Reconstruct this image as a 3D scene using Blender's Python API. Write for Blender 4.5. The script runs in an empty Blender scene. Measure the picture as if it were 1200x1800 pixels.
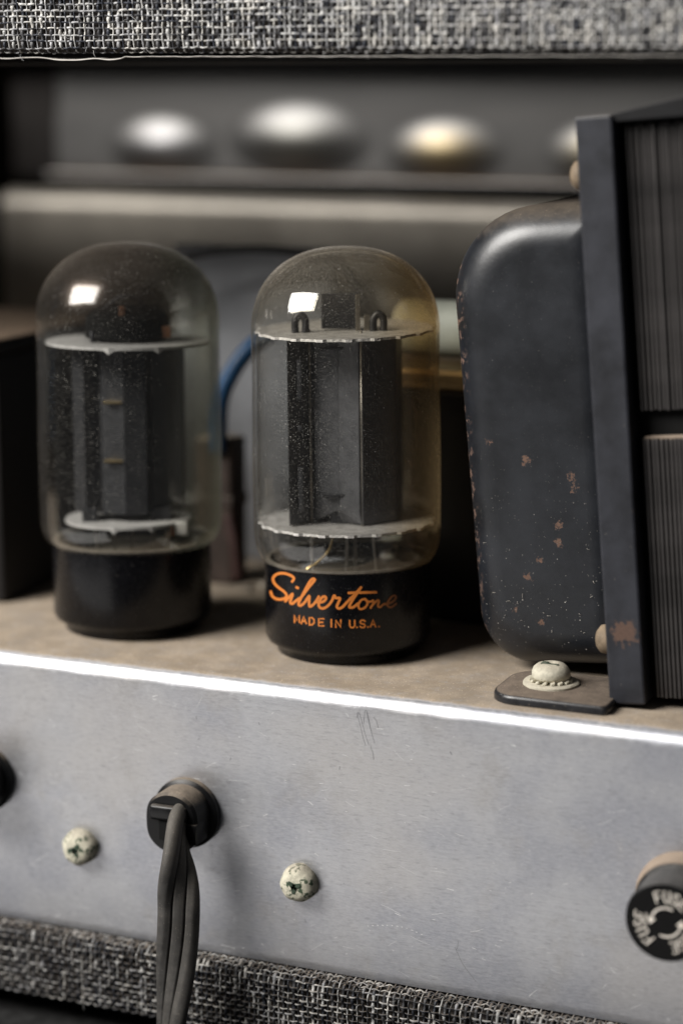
import bpy, bmesh, math, random
from mathutils import Vector, Matrix
random.seed(7)
sc = bpy.context.scene
MM = 0.001
rad = math.radians
# ------------------------------------------------------------------ camera
YAW = rad(22.9); PITCH = math.atan(785 / 3800)
R_ = Vector((math.cos(YAW), math.sin(YAW), 0)); FH = Vector((-math.sin(YAW), math.cos(YAW), 0))
F_ = math.cos(PITCH) * FH - math.sin(PITCH) * Vector((0, 0, 1))
U_ = math.cos(PITCH) * Vector((0, 0, 1)) + math.sin(PITCH) * FH
cam = bpy.data.cameras.new('camera'); co = bpy.data.objects.new('camera', cam); sc.collection.objects.link(co)
co.matrix_world = Matrix(((R_.x, U_.x, -F_.x, .1612), (R_.y, U_.y, -F_.y, -.3852), (R_.z, U_.z, -F_.z, .1138), (0, 0, 0, 1)))
cam.sensor_fit = 'VERTICAL'; cam.sensor_height = 36; cam.lens = 76
cam.clip_start = .01; cam.clip_end = 20
cam.dof.use_dof = True; cam.dof.focus_distance = .404; cam.dof.aperture_fstop = 6.0
cam.dof.aperture_blades = 9
sc.camera = co
# ------------------------------------------------------------------ world and lamps
w = bpy.data.worlds.new('World'); sc.world = w; w.use_nodes = True
bg = w.node_tree.nodes['Background']; bg.inputs['Color'].default_value = (.93, .95, 1, 1); bg.inputs['Strength'].default_value = .055
def area(name, loc, target, sx, sy, power, col):
    l = bpy.data.lights.new(name, 'AREA'); l.shape = 'RECTANGLE'; l.size = sx; l.size_y = sy; l.energy = power; l.color = col
    o = bpy.data.objects.new(name, l); sc.collection.objects.link(o); o.location = loc
    o.rotation_euler = (Vector(target) - Vector(loc)).to_track_quat('-Z', 'Y').to_euler()
    return o
kl = area('window_light', (-.56, -.58, .64), (0, 0, .03), .58, .42, 20.0, (1, .97, .93))
kl.rotation_euler = (kl.rotation_euler.to_matrix() @ Matrix.Rotation(rad(22), 3, 'Z')).to_euler()
area('low_fill_light', (-.80, -1.0, -.64), (-.02, 0, -.03), 1.7, .55, 3.3, (1, .96, .92))  # added unseen fill below shelf level, standing for floor bounce on the panel
sc.view_settings.view_transform = 'Standard'; sc.view_settings.look = 'None'; sc.view_settings.exposure = 0; sc.view_settings.gamma = 1
sc.render.engine = 'CYCLES'
cy = sc.cycles
cy.max_bounces = 10; cy.diffuse_bounces = 4; cy.glossy_bounces = 5; cy.transmission_bounces = 8; cy.transparent_max_bounces = 40
cy.use_denoising = True; cy.caustics_reflective = False; cy.caustics_refractive = False; cy.sample_clamp_indirect = 4

# ------------------------------------------------------------------ node helpers
class NT:
    def __init__(s, m): s.t = m.node_tree; s.n = s.t.nodes; s.l = s.t.links
    def put(s, sock, v):
        if isinstance(v, bpy.types.NodeSocket): s.l.new(v, sock)
        elif isinstance(v, (tuple, list)) and sock.type == 'RGBA': sock.default_value = (*v, 1) if len(v) == 3 else v
        else: sock.default_value = v
    def node(s, t, ins=None, **a):
        n = s.n.new(t)
        for k, v in a.items(): setattr(n, k, v)
        for k, v in (ins or {}).items(): s.put(n.inputs[k], v)
        return n
    def math(s, op, a, b=0, c=0, clamp=False):
        n = s.node('ShaderNodeMath', operation=op, use_clamp=clamp); s.put(n.inputs[0], a); s.put(n.inputs[1], b); s.put(n.inputs[2], c); return n.outputs[0]
    def vm(s, op, a, b=(0, 0, 0)):
        n = s.node('ShaderNodeVectorMath', operation=op); s.put(n.inputs[0], a); s.put(n.inputs[1], b)
        return n.outputs['Value'] if op in ('DISTANCE', 'DOT_PRODUCT', 'LENGTH') else n.outputs[0]
    def step(s, v, lo, hi, a=0., b=1.):
        n = s.node('ShaderNodeMapRange', interpolation_type='SMOOTHSTEP')
        for i, x in enumerate((v, lo, hi, a, b)): s.put(n.inputs[i], x)
        return n.outputs[0]
    def mix(s, f, a, b, blend='MIX'):
        n = s.node('ShaderNodeMix', data_type='RGBA', blend_type=blend); s.put(n.inputs[0], f); s.put(n.inputs[6], a); s.put(n.inputs[7], b); return n.outputs[2]
    def mixf(s, f, a, b):
        n = s.node('ShaderNodeMix', data_type='FLOAT'); s.put(n.inputs[0], f); s.put(n.inputs[2], a); s.put(n.inputs[3], b); return n.outputs[0]
    def mm(s):
        return s.vm('MULTIPLY', s.node('ShaderNodeTexCoord').outputs['Object'], (1000, 1000, 1000))
    def noise(s, co, scale, detail=3, rough=.6, stretch=None):
        if stretch: co = s.vm('MULTIPLY', co, stretch)
        return s.node('ShaderNodeTexNoise', {'Vector': co, 'Scale': scale, 'Detail': detail, 'Roughness': rough}).outputs[0]
    def specks(s, co, scale, r, chance):
        v = s.node('ShaderNodeTexVoronoi', {'Vector': co, 'Scale': scale})
        near = s.step(v.outputs['Distance'], r * .6, r, 1, 0)
        sep = s.node('ShaderNodeSeparateColor', {'Color': v.outputs['Color']})
        return s.math('MULTIPLY', s.math('MULTIPLY', near, s.math('LESS_THAN', sep.outputs[0], chance)), s.mixf(sep.outputs[1], .35, 1.))
    def xyz(s, co): return s.node('ShaderNodeSeparateXYZ', {'Vector': co}).outputs

def new(name):
    m = bpy.data.materials.new(name); m.use_nodes = True; t = NT(m); t.n.clear()
    t.out = t.node('ShaderNodeOutputMaterial'); return m, t

def pmat(name, base, rough=.5, metal=0., var=.15, vs=.5, dust=0., dustcol=(.36, .29, .22), dlo=.35, dhi=.95, speck=None,
         rust=None, bump=.0, bs=3., spec=.5, stretch=None, coat=0., attr=None, extra=None, rvar=.1, hole=None, specz=None):
    m, t = new(name); co = t.mm()
    n1 = t.noise(co, vs, 4, .6, stretch)
    col = t.mix(1., base, t.node('ShaderNodeCombineColor', dict(zip((0, 1, 2), [t.step(n1, .25, .75, 1 - var, 1 + var)] * 3))).outputs[0], 'MULTIPLY')
    if attr:
        a = t.node('ShaderNodeAttribute', attribute_name=attr).outputs['Color']; col = t.mix(1., col, a, 'MULTIPLY')
    ro = t.mixf(n1, rough - rvar, rough + rvar); me = metal
    if extra: col, ro, me = extra(t, co, col, ro, me)
    if rust:
        rm = rust(t, co)
        rn = t.noise(co, 2.2, 4, .7)
        col = t.mix(rm, col, t.mix(rn, (.06, .032, .023), (.19, .11, .075))); ro = t.mixf(rm, ro, .9); me = t.mixf(rm, me, 0.)
    if speck:
        for (s_, r_, ch, sc_) in speck:
            k = t.specks(co, s_, r_, ch)
            if specz: k = t.math('MULTIPLY', k, t.step(t.math('ADD', t.xyz(co)[2], t.math('MULTIPLY', t.noise(co, .12, 3), 30)), specz[0] + 20, specz[1] + 8, .12, 1.))
            col = t.mix(k, col, sc_); ro = t.mixf(k, ro, .9); me = t.mixf(k, me, 0.)
    if dust:
        nz = t.xyz(t.node('ShaderNodeNewGeometry').outputs['Normal'])[2]
        dn = t.math('ADD', t.noise(co, .35, 5, .7), t.math('MULTIPLY', t.noise(co, 6., 2), .5))
        nz = t.math('ADD', nz, t.math('MULTIPLY', t.math('SUBTRACT', t.noise(co, .55, 5, .75), .5), (dhi - dlo) * .9))
        dm = t.math('MULTIPLY', t.step(nz, dlo, dhi), t.math('MULTIPLY', t.step(dn, .35, .85, .55, 1.15), dust), clamp=True)
        if hole:
            hd_ = t.math('ADD', t.vm('DISTANCE', co, (hole[0], hole[1] - 40, 56)), t.math('MULTIPLY', t.math('SUBTRACT', t.noise(co, .3, 5, .75), .5), 16))
            dm = t.math('MULTIPLY', dm, t.step(hd_, hole[2] * .4, hole[2] * 1.1, .42, 1))
            dm = t.math('MULTIPLY', dm, t.step(t.noise(co, .11, 5, .65), .35, .62, .92, 1.))
        dc = t.mix(t.noise(co, 4., 3, .8), tuple(c * .55 for c in dustcol), tuple(min(1, c * 1.4) for c in dustcol))
        dc = t.mix(t.step(t.noise(co, .14, 6, .75), .42, .64, .55, 0), dc, tuple(c * .5 for c in dustcol))
        gg = t.noise(co, 3.4, 3, .8); dc = t.mix(t.step(gg, .3, .7, .7, 0.), dc, tuple(c * .45 for c in dustcol)); dc = t.mix(t.math('MULTIPLY', t.specks(co, 1.6, .25, .3), .7), dc, tuple(min(1, c * 1.9) for c in dustcol))
        if hole:        # grime, with contact shade painted in, round the two tube bases
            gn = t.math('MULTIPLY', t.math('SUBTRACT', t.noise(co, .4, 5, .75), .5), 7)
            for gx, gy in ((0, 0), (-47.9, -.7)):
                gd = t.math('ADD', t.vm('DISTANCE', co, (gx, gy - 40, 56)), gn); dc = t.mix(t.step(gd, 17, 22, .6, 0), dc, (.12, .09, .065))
        col = t.mix(dm, col, dc); ro = t.mixf(dm, ro, .95); me = t.mixf(dm, me, 0.)
    p = t.node('ShaderNodeBsdfPrincipled', {'Base Color': col, 'Roughness': ro, 'Metallic': me, 'Specular IOR Level': spec, 'Coat Weight': coat, 'Coat Roughness': .2})
    if bump:
        bn = t.noise(co, bs, 4, .65, stretch)
        t.put(p.inputs['Normal'], t.node('ShaderNodeBump', {'Strength': bump, 'Distance': .0002, 'Height': bn}).outputs[0])
    t.put(t.out.inputs[0], p.outputs[0]); return m

# ------------------------------------------------------------------ mesh helpers (all in millimetres)
def mesh(name, verts, faces, mat=None, parent=None, smooth=False, cols=None, loc=None, auto=None):
    me = bpy.data.meshes.new(name); me.from_pydata([(x * MM, y * MM, z * MM) for x, y, z in verts], [], faces)
    if cols is not None:
        a = me.color_attributes.new('Tint', 'FLOAT_COLOR', 'POINT'); a.data.foreach_set('color', [c for v in cols for c in (*v, 1.)])
    bm = bmesh.new(); bm.from_mesh(me); bmesh.ops.recalc_face_normals(bm, faces=bm.faces); bm.to_mesh(me); bm.free()
    if smooth: me.polygons.foreach_set('use_smooth', [True] * len(me.polygons))
    if smooth and auto: me.set_sharp_from_angle(angle=rad(auto))
    if mat: me.materials.append(mat)
    o = bpy.data.objects.new(name, me); sc.collection.objects.link(o)
    if parent: o.parent = parent
    if loc: o.location = Vector(loc) * MM
    return o
def thing(name, label, cat, loc=(0, 0, 0), rot=(0, 0, 0), group=None):
    o = bpy.data.objects.new(name, None); sc.collection.objects.link(o); o.empty_display_size = .01
    o.location = Vector(loc) * MM; o.rotation_euler = rot; o['label'] = label; o['category'] = cat
    if group: o['group'] = group
    return o
def tag(o, label, cat, group=None):
    o['label'] = label; o['category'] = cat
    if group: o['group'] = group
    return o
def kind(o, k): o['kind'] = k; return o
class MB:
    def __init__(s): s.v = []; s.f = []; s.c = []
    def add(s, v, f, col=None):
        k = len(s.v); s.v += [tuple(p) for p in v]; s.f += [[i + k for i in q] for q in f]
        if col is not None: s.c += col if isinstance(col, list) else [col] * len(v)
        return s
    def build(s, name, mat, parent=None, smooth=False, auto=None, loc=None):
        return mesh(name, s.v, s.f, mat, parent, smooth, s.c if s.c else None, loc, auto)
def box(x0, x1, y0, y1, z0, z1, bev=0., seg=2):
    bm = bmesh.new(); bmesh.ops.create_cube(bm, size=1)
    for v in bm.verts: v.co = Vector(((x0 + x1) / 2 + v.co.x * (x1 - x0), (y0 + y1) / 2 + v.co.y * (y1 - y0), (z0 + z1) / 2 + v.co.z * (z1 - z0)))
    if bev: bmesh.ops.bevel(bm, geom=list(bm.edges), offset=bev, segments=seg, affect='EDGES', profile=.5)
    bm.verts.index_update(); r = [tuple(v.co) for v in bm.verts], [[v.index for v in f.verts] for f in bm.faces]; bm.free(); return r
def lathe(prof, n=64, closed=True, fn=None):
    v = []; f = []
    for r, z in prof:
        for k in range(n):
            a = 2 * math.pi * k / n; rr = fn(r, z, a) if fn else r
            v.append((rr * math.cos(a), rr * math.sin(a), z))
    for i in range(len(prof) - 1):
        for k in range(n): f.append([i * n + k, i * n + (k + 1) % n, (i + 1) * n + (k + 1) % n, (i + 1) * n + k])
    return v, f
def capped(prof, n=64, fn=None):
    v, f = lathe(prof, n, fn=fn); f.append(list(range(n))); k = (len(prof) - 1) * n; f.append(list(range(k, k + n))); return v, f
def tomy(vf, loc=(0, 0, 0)):           # lathe axis z -> -y (sticking out of the front panel)
    return [(x + loc[0], -z + loc[1], y + loc[2]) for x, y, z in vf[0]], vf[1]
def catmull(P, n=6):
    P = [Vector(p) for p in P]; out = []
    for i in range(len(P) - 1):
        a, b, c, d = P[max(i - 1, 0)], P[i], P[i + 1], P[min(i + 2, len(P) - 1)]
        for k in range(n):
            t = k / n; out.append(.5 * (2 * b + (c - a) * t + (2 * a - 5 * b + 4 * c - d) * t * t + (3 * b - a - 3 * c + d) * t ** 3))
    out.append(P[-1]); return out
def tube(P, r, n=8, cap=True):
    P = [Vector(p) for p in P]; v = []; f = []; m = len(P); up = None
    for i, p in enumerate(P):
        tg = (P[min(i + 1, m - 1)] - P[max(i - 1, 0)]).normalized()
        if up is None: up = tg.orthogonal().normalized()
        up = (up - tg * up.dot(tg)).normalized(); sd = tg.cross(up); rr = r(i / (m - 1)) if callable(r) else r
        for k in range(n):
            a = 2 * math.pi * k / n; v.append(p + rr * (math.cos(a) * up + math.sin(a) * sd))
    for i in range(m - 1):
        for k in range(n): f.append([i * n + k, i * n + (k + 1) % n, (i + 1) * n + (k + 1) % n, (i + 1) * n + k])
    if cap: f += [list(range(n)), list(range((m - 1) * n, m * n))]
    return v, f
def extrude_x(prof, x0, x1, nx=1, closed=False):
    v = []; f = []; m = len(prof)
    for i in range(nx + 1):
        x = x0 + (x1 - x0) * i / nx
        v += [(x, y, z) for y, z in prof]
    for i in range(nx):
        for k in range(m if closed else m - 1): f.append([i * m + k, i * m + (k + 1) % m, (i + 1) * m + (k + 1) % m, (i + 1) * m + k])
    if closed: f += [list(range(m)), list(range(nx * m, nx * m + m))]
    return v, f
def ribbon2d(P, wd, smooth=True, n=5):     # flat stroke outline in 2-D with round ends -> verts2d, faces (quads + end fans)
    Q = catmull([(x, y, 0) for x, y in P], n) if smooth and len(P) > 2 else [Vector((x, y, 0)) for x, y in P]
    v = []; f = []; m = len(Q); h = wd / 2
    tang = lambda i: (Q[min(i + 1, m - 1)] - Q[max(i - 1, 0)]).normalized()
    for s in range(1, 4):
        a = math.pi / 2 * (1 - s / 3.) + 0; tg = tang(0); nn = Vector((-tg.y, tg.x, 0))
        if s < 3:
            a = math.pi / 2 * s / 3; v += [Q[0] - tg * h * math.cos(a) + nn * h * math.sin(a), Q[0] - tg * h * math.cos(a) - nn * h * math.sin(a)]
    for i in range(m):
        tg = tang(i); nn = Vector((-tg.y, tg.x, 0)); v += [Q[i] + nn * h, Q[i] - nn * h]
    for s in (1, 2):
        a = math.pi / 2 * (1 - s / 3); tg = tang(m - 1); nn = Vector((-tg.y, tg.x, 0))
        v += [Q[-1] + tg * h * math.cos(a) + nn * h * math.sin(a), Q[-1] + tg * h * math.cos(a) - nn * h * math.sin(a)]
    for i in range(len(v) // 2 - 1): f.append([2 * i, 2 * i + 1, 2 * i + 3, 2 * i + 2])
    return v, f
# stroke alphabet, unit cell x 0..1 (right), y 0..1 (up)
ABC = {'M': [[(0, 0), (0, 1), (.5, .25), (1, 1), (1, 0)]], 'A': [[(0, 0), (.5, 1), (1, 0)], [(.2, .33), (.8, .33)]],
       'D': [[(0, 0), (0, 1), (.55, 1), (.95, .72), (.95, .28), (.55, 0), (0, 0)]], 'E': [[(1, 1), (0, 1), (0, 0), (1, 0)], [(0, .5), (.8, .5)]],
       'I': [[(.5, 0), (.5, 1)]], 'N': [[(0, 0), (0, 1), (1, 0), (1, 1)]], 'U': [[(0, 1), (0, .3), (.25, 0), (.75, 0), (1, .3), (1, 1)]],
       'S': [[(1, .85), (.75, 1), (.25, 1), (0, .8), (.1, .58), (.9, .42), (1, .2), (.75, 0), (.25, 0), (0, .15)]], '.': [[(.45, .03), (.55, .03)]],
       'F': [[(0, 0), (0, 1), (1, 1)], [(0, .5), (.8, .5)]]}

# ------------------------------------------------------------------ materials
def alu_extra(t, co, col, ro, me):
    streak = t.noise(co, 1., 3, .7, (.06, 1, 2.6)); fine = t.noise(co, 1., 2, .6, (.5, 8, 9.))
    blot = t.noise(co, .035, 4, .6)
    col = t.mix(t.step(blot, .38, .62), col, (.43, .445, .50)); col = t.mix(t.step(t.noise(co, .3, 5, .75), .48, .78, 0, .35), col, (.36, .37, .40)); col = t.mix(t.step(t.noise(t.vm('ADD', co, (90, 0, 30)), .025, 3, .5), .5, .7, 0, .6), col, (.66, .635, .61))
    col = t.mix(t.step(t.noise(co, .08, 4, .65), .52, .75, 0, .5), col, (.46, .44, .42))
    col = t.mix(t.step(streak, .5, .8, 0, .16), col, (.86, .87, .9)); col = t.mix(t.step(fine, .6, .8, 0, .2), col, (.3, .3, .32))
    gr = t.noise(co, 1., 3, .75, (.7, 2.6, 2.8)); col = t.mix(t.step(gr, .3, .7, .0, .42), col, (.80, .80, .82)); gr2 = t.noise(t.vm('ADD', co, (7, 3, 5)), 1., 3, .75, (.45, 2.4, 2.4)); col = t.mix(t.step(gr2, .5, .8, .0, .5), col, (.30, .30, .33))
    spots = t.noise(co, .9, 5, .75); col = t.mix(t.step(spots, .64, .8, 0, .7), col, (.9, .9, .88))
    ro = t.mixf(t.step(spots, .5, .75), ro, .62); me = t.mixf(t.step(blot, .3, .8), .93, .8)
    return col, ro, me
M = {}
def alu_dust(t, co):
    pass
M['alu'] = pmat('brushed_aluminium', (.62, .63, .66), .42, 1., .06, .2, dust=1.0, dustcol=(.47, .378, .28), dlo=.84, dhi=.985, extra=alu_extra, hole=(24, -17, 7), bump=.12, bs=1., stretch=(.15, 6, 6), rvar=.05)
M['base'] = pmat('black_bakelite', (.0035, .0035, .0045), .26, 0, .3, 1., spec=.3, dust=.9, speck=[(1.4, .12, .4, (.13, .12, .11)), (2.2, .2, .3, (.05, .048, .045)), (.5, .06, .3, (.3, .28, .25))], bump=.04, bs=.6, dustcol=(.24, .21, .17))
M['orange'] = None
M['plate'] = pmat('carbonised_plate', (.11, .11, .116), .46, .75, .10, .5, bump=.05, bs=4., dust=0)
M['plate_dark'] = pmat('dark_carbonised_plate', (.038, .038, .042), .5, .6, .15, .5, bump=.08)
M['mica'] = pmat('mica', (.46, .445, .44), .4, 0, .15, .8, bump=.1)
def mica_clear():
    m, t = new('clear_mica'); co = t.mm(); k = t.step(t.noise(co, .5, 4, .7), .3, .7, .5, .85)
    sh = t.node('ShaderNodeMixShader', {0: k, 1: t.node('ShaderNodeBsdfTransparent', {'Color': (.9, .88, .85)}).outputs[0], 2: t.node('ShaderNodeBsdfPrincipled', {'Base Color': (.46, .44, .42), 'Roughness': .35}).outputs[0]}).outputs[0]
    t.put(t.out.inputs[0], sh); return m
M['mica_clear'] = mica_clear(); M['mica_edge'] = pmat('mica_edge', (.62, .60, .58), .5, 0, .25, 1.5)
M['nickel'] = pmat('nickel_wire', (.30, .27, .23), .4, 1., .1)
M['steelwire'] = pmat('bright_lead_wire', (.75, .72, .68), .4, .8, .1)
M['copper'] = pmat('dull_copper', (.30, .15, .09), .5, .8, .3, .5)
M['brasswire'] = pmat('brass_wire', (.80, .60, .30), .3, 1., .1)
M['dark'] = pmat('matt_black', (.006, .006, .006), .85, 0, .2, .3, spec=.2)
bellrust = [(3, 46), (9, 42), (6.4, 33), (6, 31.6), (1.6, 26.5), (1, 22.0), (-27, 30), (4, 34.5)]
def bell_rust(t, co):
    d = t.noise(co, 1.7, 5, .75); X = t.xyz(co)
    tot = None
    for (x, z, r) in BELLSPOTS:
        dd = t.vm('DISTANCE', t.node('ShaderNodeCombineXYZ', {0: X[0], 1: 0., 2: X[2]}).outputs[0], (x, 0, z))
        r *= .66; k = t.step(t.math('ADD', dd, t.math('MULTIPLY', t.math('SUBTRACT', d, .5), 5.0)), r * .6, r, 1, 0)
        tot = k if tot is None else t.math('MAXIMUM', tot, k)
    edge = t.math('MULTIPLY', t.step(X[0], -27.2, -29.6), t.step(t.noise(co, .55, 5, .7), .53, .60))
    tot = t.math('MAXIMUM', tot, edge)
    return tot
BELLSPOTS = [(-17, 43.5, 1.3), (-8.4, 40.2, 1.0), (-8.0, 38.2, .9), (-11.5, 31.2, 1.), (-11.6, 28, 1.1), (-15.5, 24.6, .6), (-18.2, 21.4, 1.0), (-16.0, 12.6, .8), (-21, 15, .6), (-24, 47, .5)]
M['bell'] = pmat('black_bell_paint', (.011, .0125, .016), .37, 0, .35, .12, dust=.7, dustcol=(.19, .15, .11), dlo=.45, dhi=.98, rust=bell_rust,
                 speck=[(.8, .11, .3, (.5, .48, .44)), (.35, .055, .4, (.6, .56, .5)), (2.0, .22, .16, (.22, .21, .19)), (1.4, .14, .2, (.34, .32, .28))], specz=(46, 16), bump=.10, bs=.8, spec=.6, rvar=.08)
M['bell_plain'] = pmat('black_bell_paint_low', (.011, .0125, .016), .45, 0, .35, .3, spec=.45, speck=[(.8, .12, .35, (.55, .52, .47)), (2.0, .22, .2, (.22, .21, .19)), (1.4, .14, .3, (.34, .32, .28))], bump=.10, bs=.8)
def strip_rust(t, co):
    X = t.xyz(co); d = t.vm('DISTANCE', t.node('ShaderNodeCombineXYZ', {0: X[0], 1: 0., 2: X[2]}).outputs[0], (3.6, 0, 14))
    n = t.noise(co, .7, 5, .7)
    return t.math('MAXIMUM', t.step(t.math('ADD', d, t.math('MULTIPLY', t.math('SUBTRACT', n, .5), 9)), 1.6, 2.6, .8, 0), t.step(n, .68, .74, 0, .7))
M['strip'] = pmat('blue_black_frame_paint', (.020, .0215, .028), .5, 0, .45, .12, dust=.5, rust=strip_rust, speck=[(.9, .1, .2, (.2, .18, .16))], bump=.15, bs=.8, dustcol=(.2, .17, .14), rvar=.12)
M['flange'] = pmat('soot_black_paint', (.006, .006, .007), .6, 0, .3, .3, spec=.3, dust=.3, dustcol=(.1, .08, .07))
M['lam'] = pmat('lamination_edge', (.042, .038, .037), .55, .2, .55, .2, dust=.6, bump=.35, bs=.5, stretch=(1, 1, .35), speck=[(.9, .1, .2, (.12, .1, .09))])
M['foot'] = pmat('black_foot_paint', (.020, .020, .022), .3, 0, .3, .5, dust=.78, dustcol=(.27, .21, .16), dlo=.75, dhi=.99, speck=[(2.5, .2, .25, (.3, .26, .2))], bump=.06)
def corr(t, co, col, ro, me):
    k = t.step(t.noise(co, .8, 4, .6), .54, .62); col = t.mix(k, col, (.055, .085, .05)); return col, ro, me
M['zinc'] = pmat('corroded_zinc', (.56, .53, .42), .85, 0, .2, 1., extra=corr, dust=.4, dustcol=(.5, .42, .34), bump=.5, bs=1.6)
M['bolt'] = pmat('dusty_bolt', (.20, .15, .10), .7, .2, .3, .6, dust=.6, dustcol=(.4, .3, .2))
M['zinc_clean'] = pmat('powdery_zinc', (.54, .51, .41), .85, 0, .18, 1.2, dust=.35, dustcol=(.5, .42, .33), bump=.4, bs=2.)
M['recess'] = pmat('green_black_recess', (.035, .055, .035), .7, 0, .4, 1.)
M['rubber'] = pmat('black_nylon', (.004, .004, .0045), .36, 0, .3, .5, spec=.3, dust=.75, dustcol=(.40, .33, .26), dlo=.45, dhi=.95, bump=.06)
M['rubber_clean'] = pmat('worn_black_nylon', (.006, .006, .0065), .33, 0, .3, .5, spec=.35, dust=.25, dustcol=(.25, .21, .17), bump=.06)
M['cord'] = pmat('grey_black_rubber_cord', (.040, .038, .036), .62, 0, .3, .35, dust=.35, dustcol=(.26, .23, .19), dlo=-.2, dhi=.7, speck=[(2.4, .2, .25, (.26, .23, .2))], bump=.25, bs=2.5)
M['tan'] = pmat('dusty_tan_nut', (.30, .23, .175), .8, 0, .15, .3, bump=.1, dust=.5, dustcol=(.5, .4, .31))
M['cap'] = pmat('black_cap', (.003, .003, .003), .4, 0, .2, .5, spec=.2, dust=.35, dustcol=(.3, .29, .28), dlo=.3, dhi=.9, rvar=.05)
M['white_print'] = pmat('cream_print', (.80, .74, .66), .6, 0, .12, 1.)
M['weave'] = pmat('tweed_threads', (1, 1, 1), .55, 0, .25, 1.6, attr='Tint', bump=.3, bs=3.5, spec=.45)
M['weave_dusty'] = pmat('tweed_threads_dusty', (1, 1, 1), .55, 0, .25, 1.6, attr='Tint', bump=.3, bs=3.5, dust=.5, dlo=.7, dhi=1.0, dustcol=(.34, .27, .2), spec=.45)
M['edge'] = pmat('pale_frayed_edge', (.55, .52, .48), .5, 0, .2, .3)
M['wood'] = pmat('dark_cabinet_wood', (.022, .017, .013), .8, 0, .4, .1, bump=.2, spec=.3)
M['backmetal'] = pmat('dull_back_metal', (.105, .103, .101), .42, 1., .2, .02, stretch=(.3, 1, 1.5), dust=.9, dustcol=(.30, .2, .13), dlo=.6)
M['backmetal_tinted'] = pmat('back_metal_reflection_tint', (.105, .103, .101), .42, 1., .2, .02, stretch=(.3, 1, 1.5), attr='Tint')  # back metal whose vertex tint paints in the reflections' bright centres
M['backmetal_low'] = pmat('warm_back_metal', (.36, .33, .285), .45, .5, .25, .03, stretch=(1, 1, 1), dust=.0, rvar=.08)
M['edge_metal'] = pmat('dark_brown_metal', (.010, .008, .007), .5, .7, .2, .05)
M['can'] = pmat('dull_can', (.37, .38, .40), .5, .8, .15, .05)
M['dome'] = pmat('bright_shield', (.25, .25, .25), .50, .85, .1, .1)
M['dome_gold'] = pmat('brassy_shield', (.29, .25, .175), .48, .85, .1, .1)
M['dome_grey'] = pmat('grey_shield', (.20, .205, .185), .52, .85, .1, .1)
M['boxblack'] = pmat('black_box_paint', (.008, .007, .007), .6, 0, .3, .1, dust=.9, dustcol=(.15, .105, .07), spec=.3)
M['brass'] = pmat('brass_lip', (.50, .38, .23), .45, 1., .2, .1)
M['palegreen'] = pmat('pale_green_paper', (.50, .52, .44), .6, 0, .2, .1)
M['bluewire'] = pmat('blue_insulation', (.020, .085, .20), .45, 0, .15, .2)
M['blackwire'] = pmat('black_insulation', (.008, .008, .009), .5, 0, .2, .2)
M['brown'] = pmat('brown_block', (.045, .03, .024), .6, 0, .4, .2, dust=.8)
M['red'] = pmat('dark_red_sleeve', (.045, .018, .015), .6, 0, .2, .2)
M['ground'] = pmat('dark_felt', (.018, .018, .018), .95, 0, .5, .3, bump=.6, bs=1.2, spec=.2)
M['scratch'] = pmat('bright_scratch', (.90, .90, .90), .55, .3, .1, 1.)
M['pencil'] = pmat('dark_mark', (.21, .21, .225), .7, 0, .2, 1.)
M['dustlump'] = pmat('dust_lump', (.42, .37, .31), .95, 0, .3, .5, bump=.5)
M['lint'] = pmat('lint', (.5, .46, .40), .9, 0, .3, .5)

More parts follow.
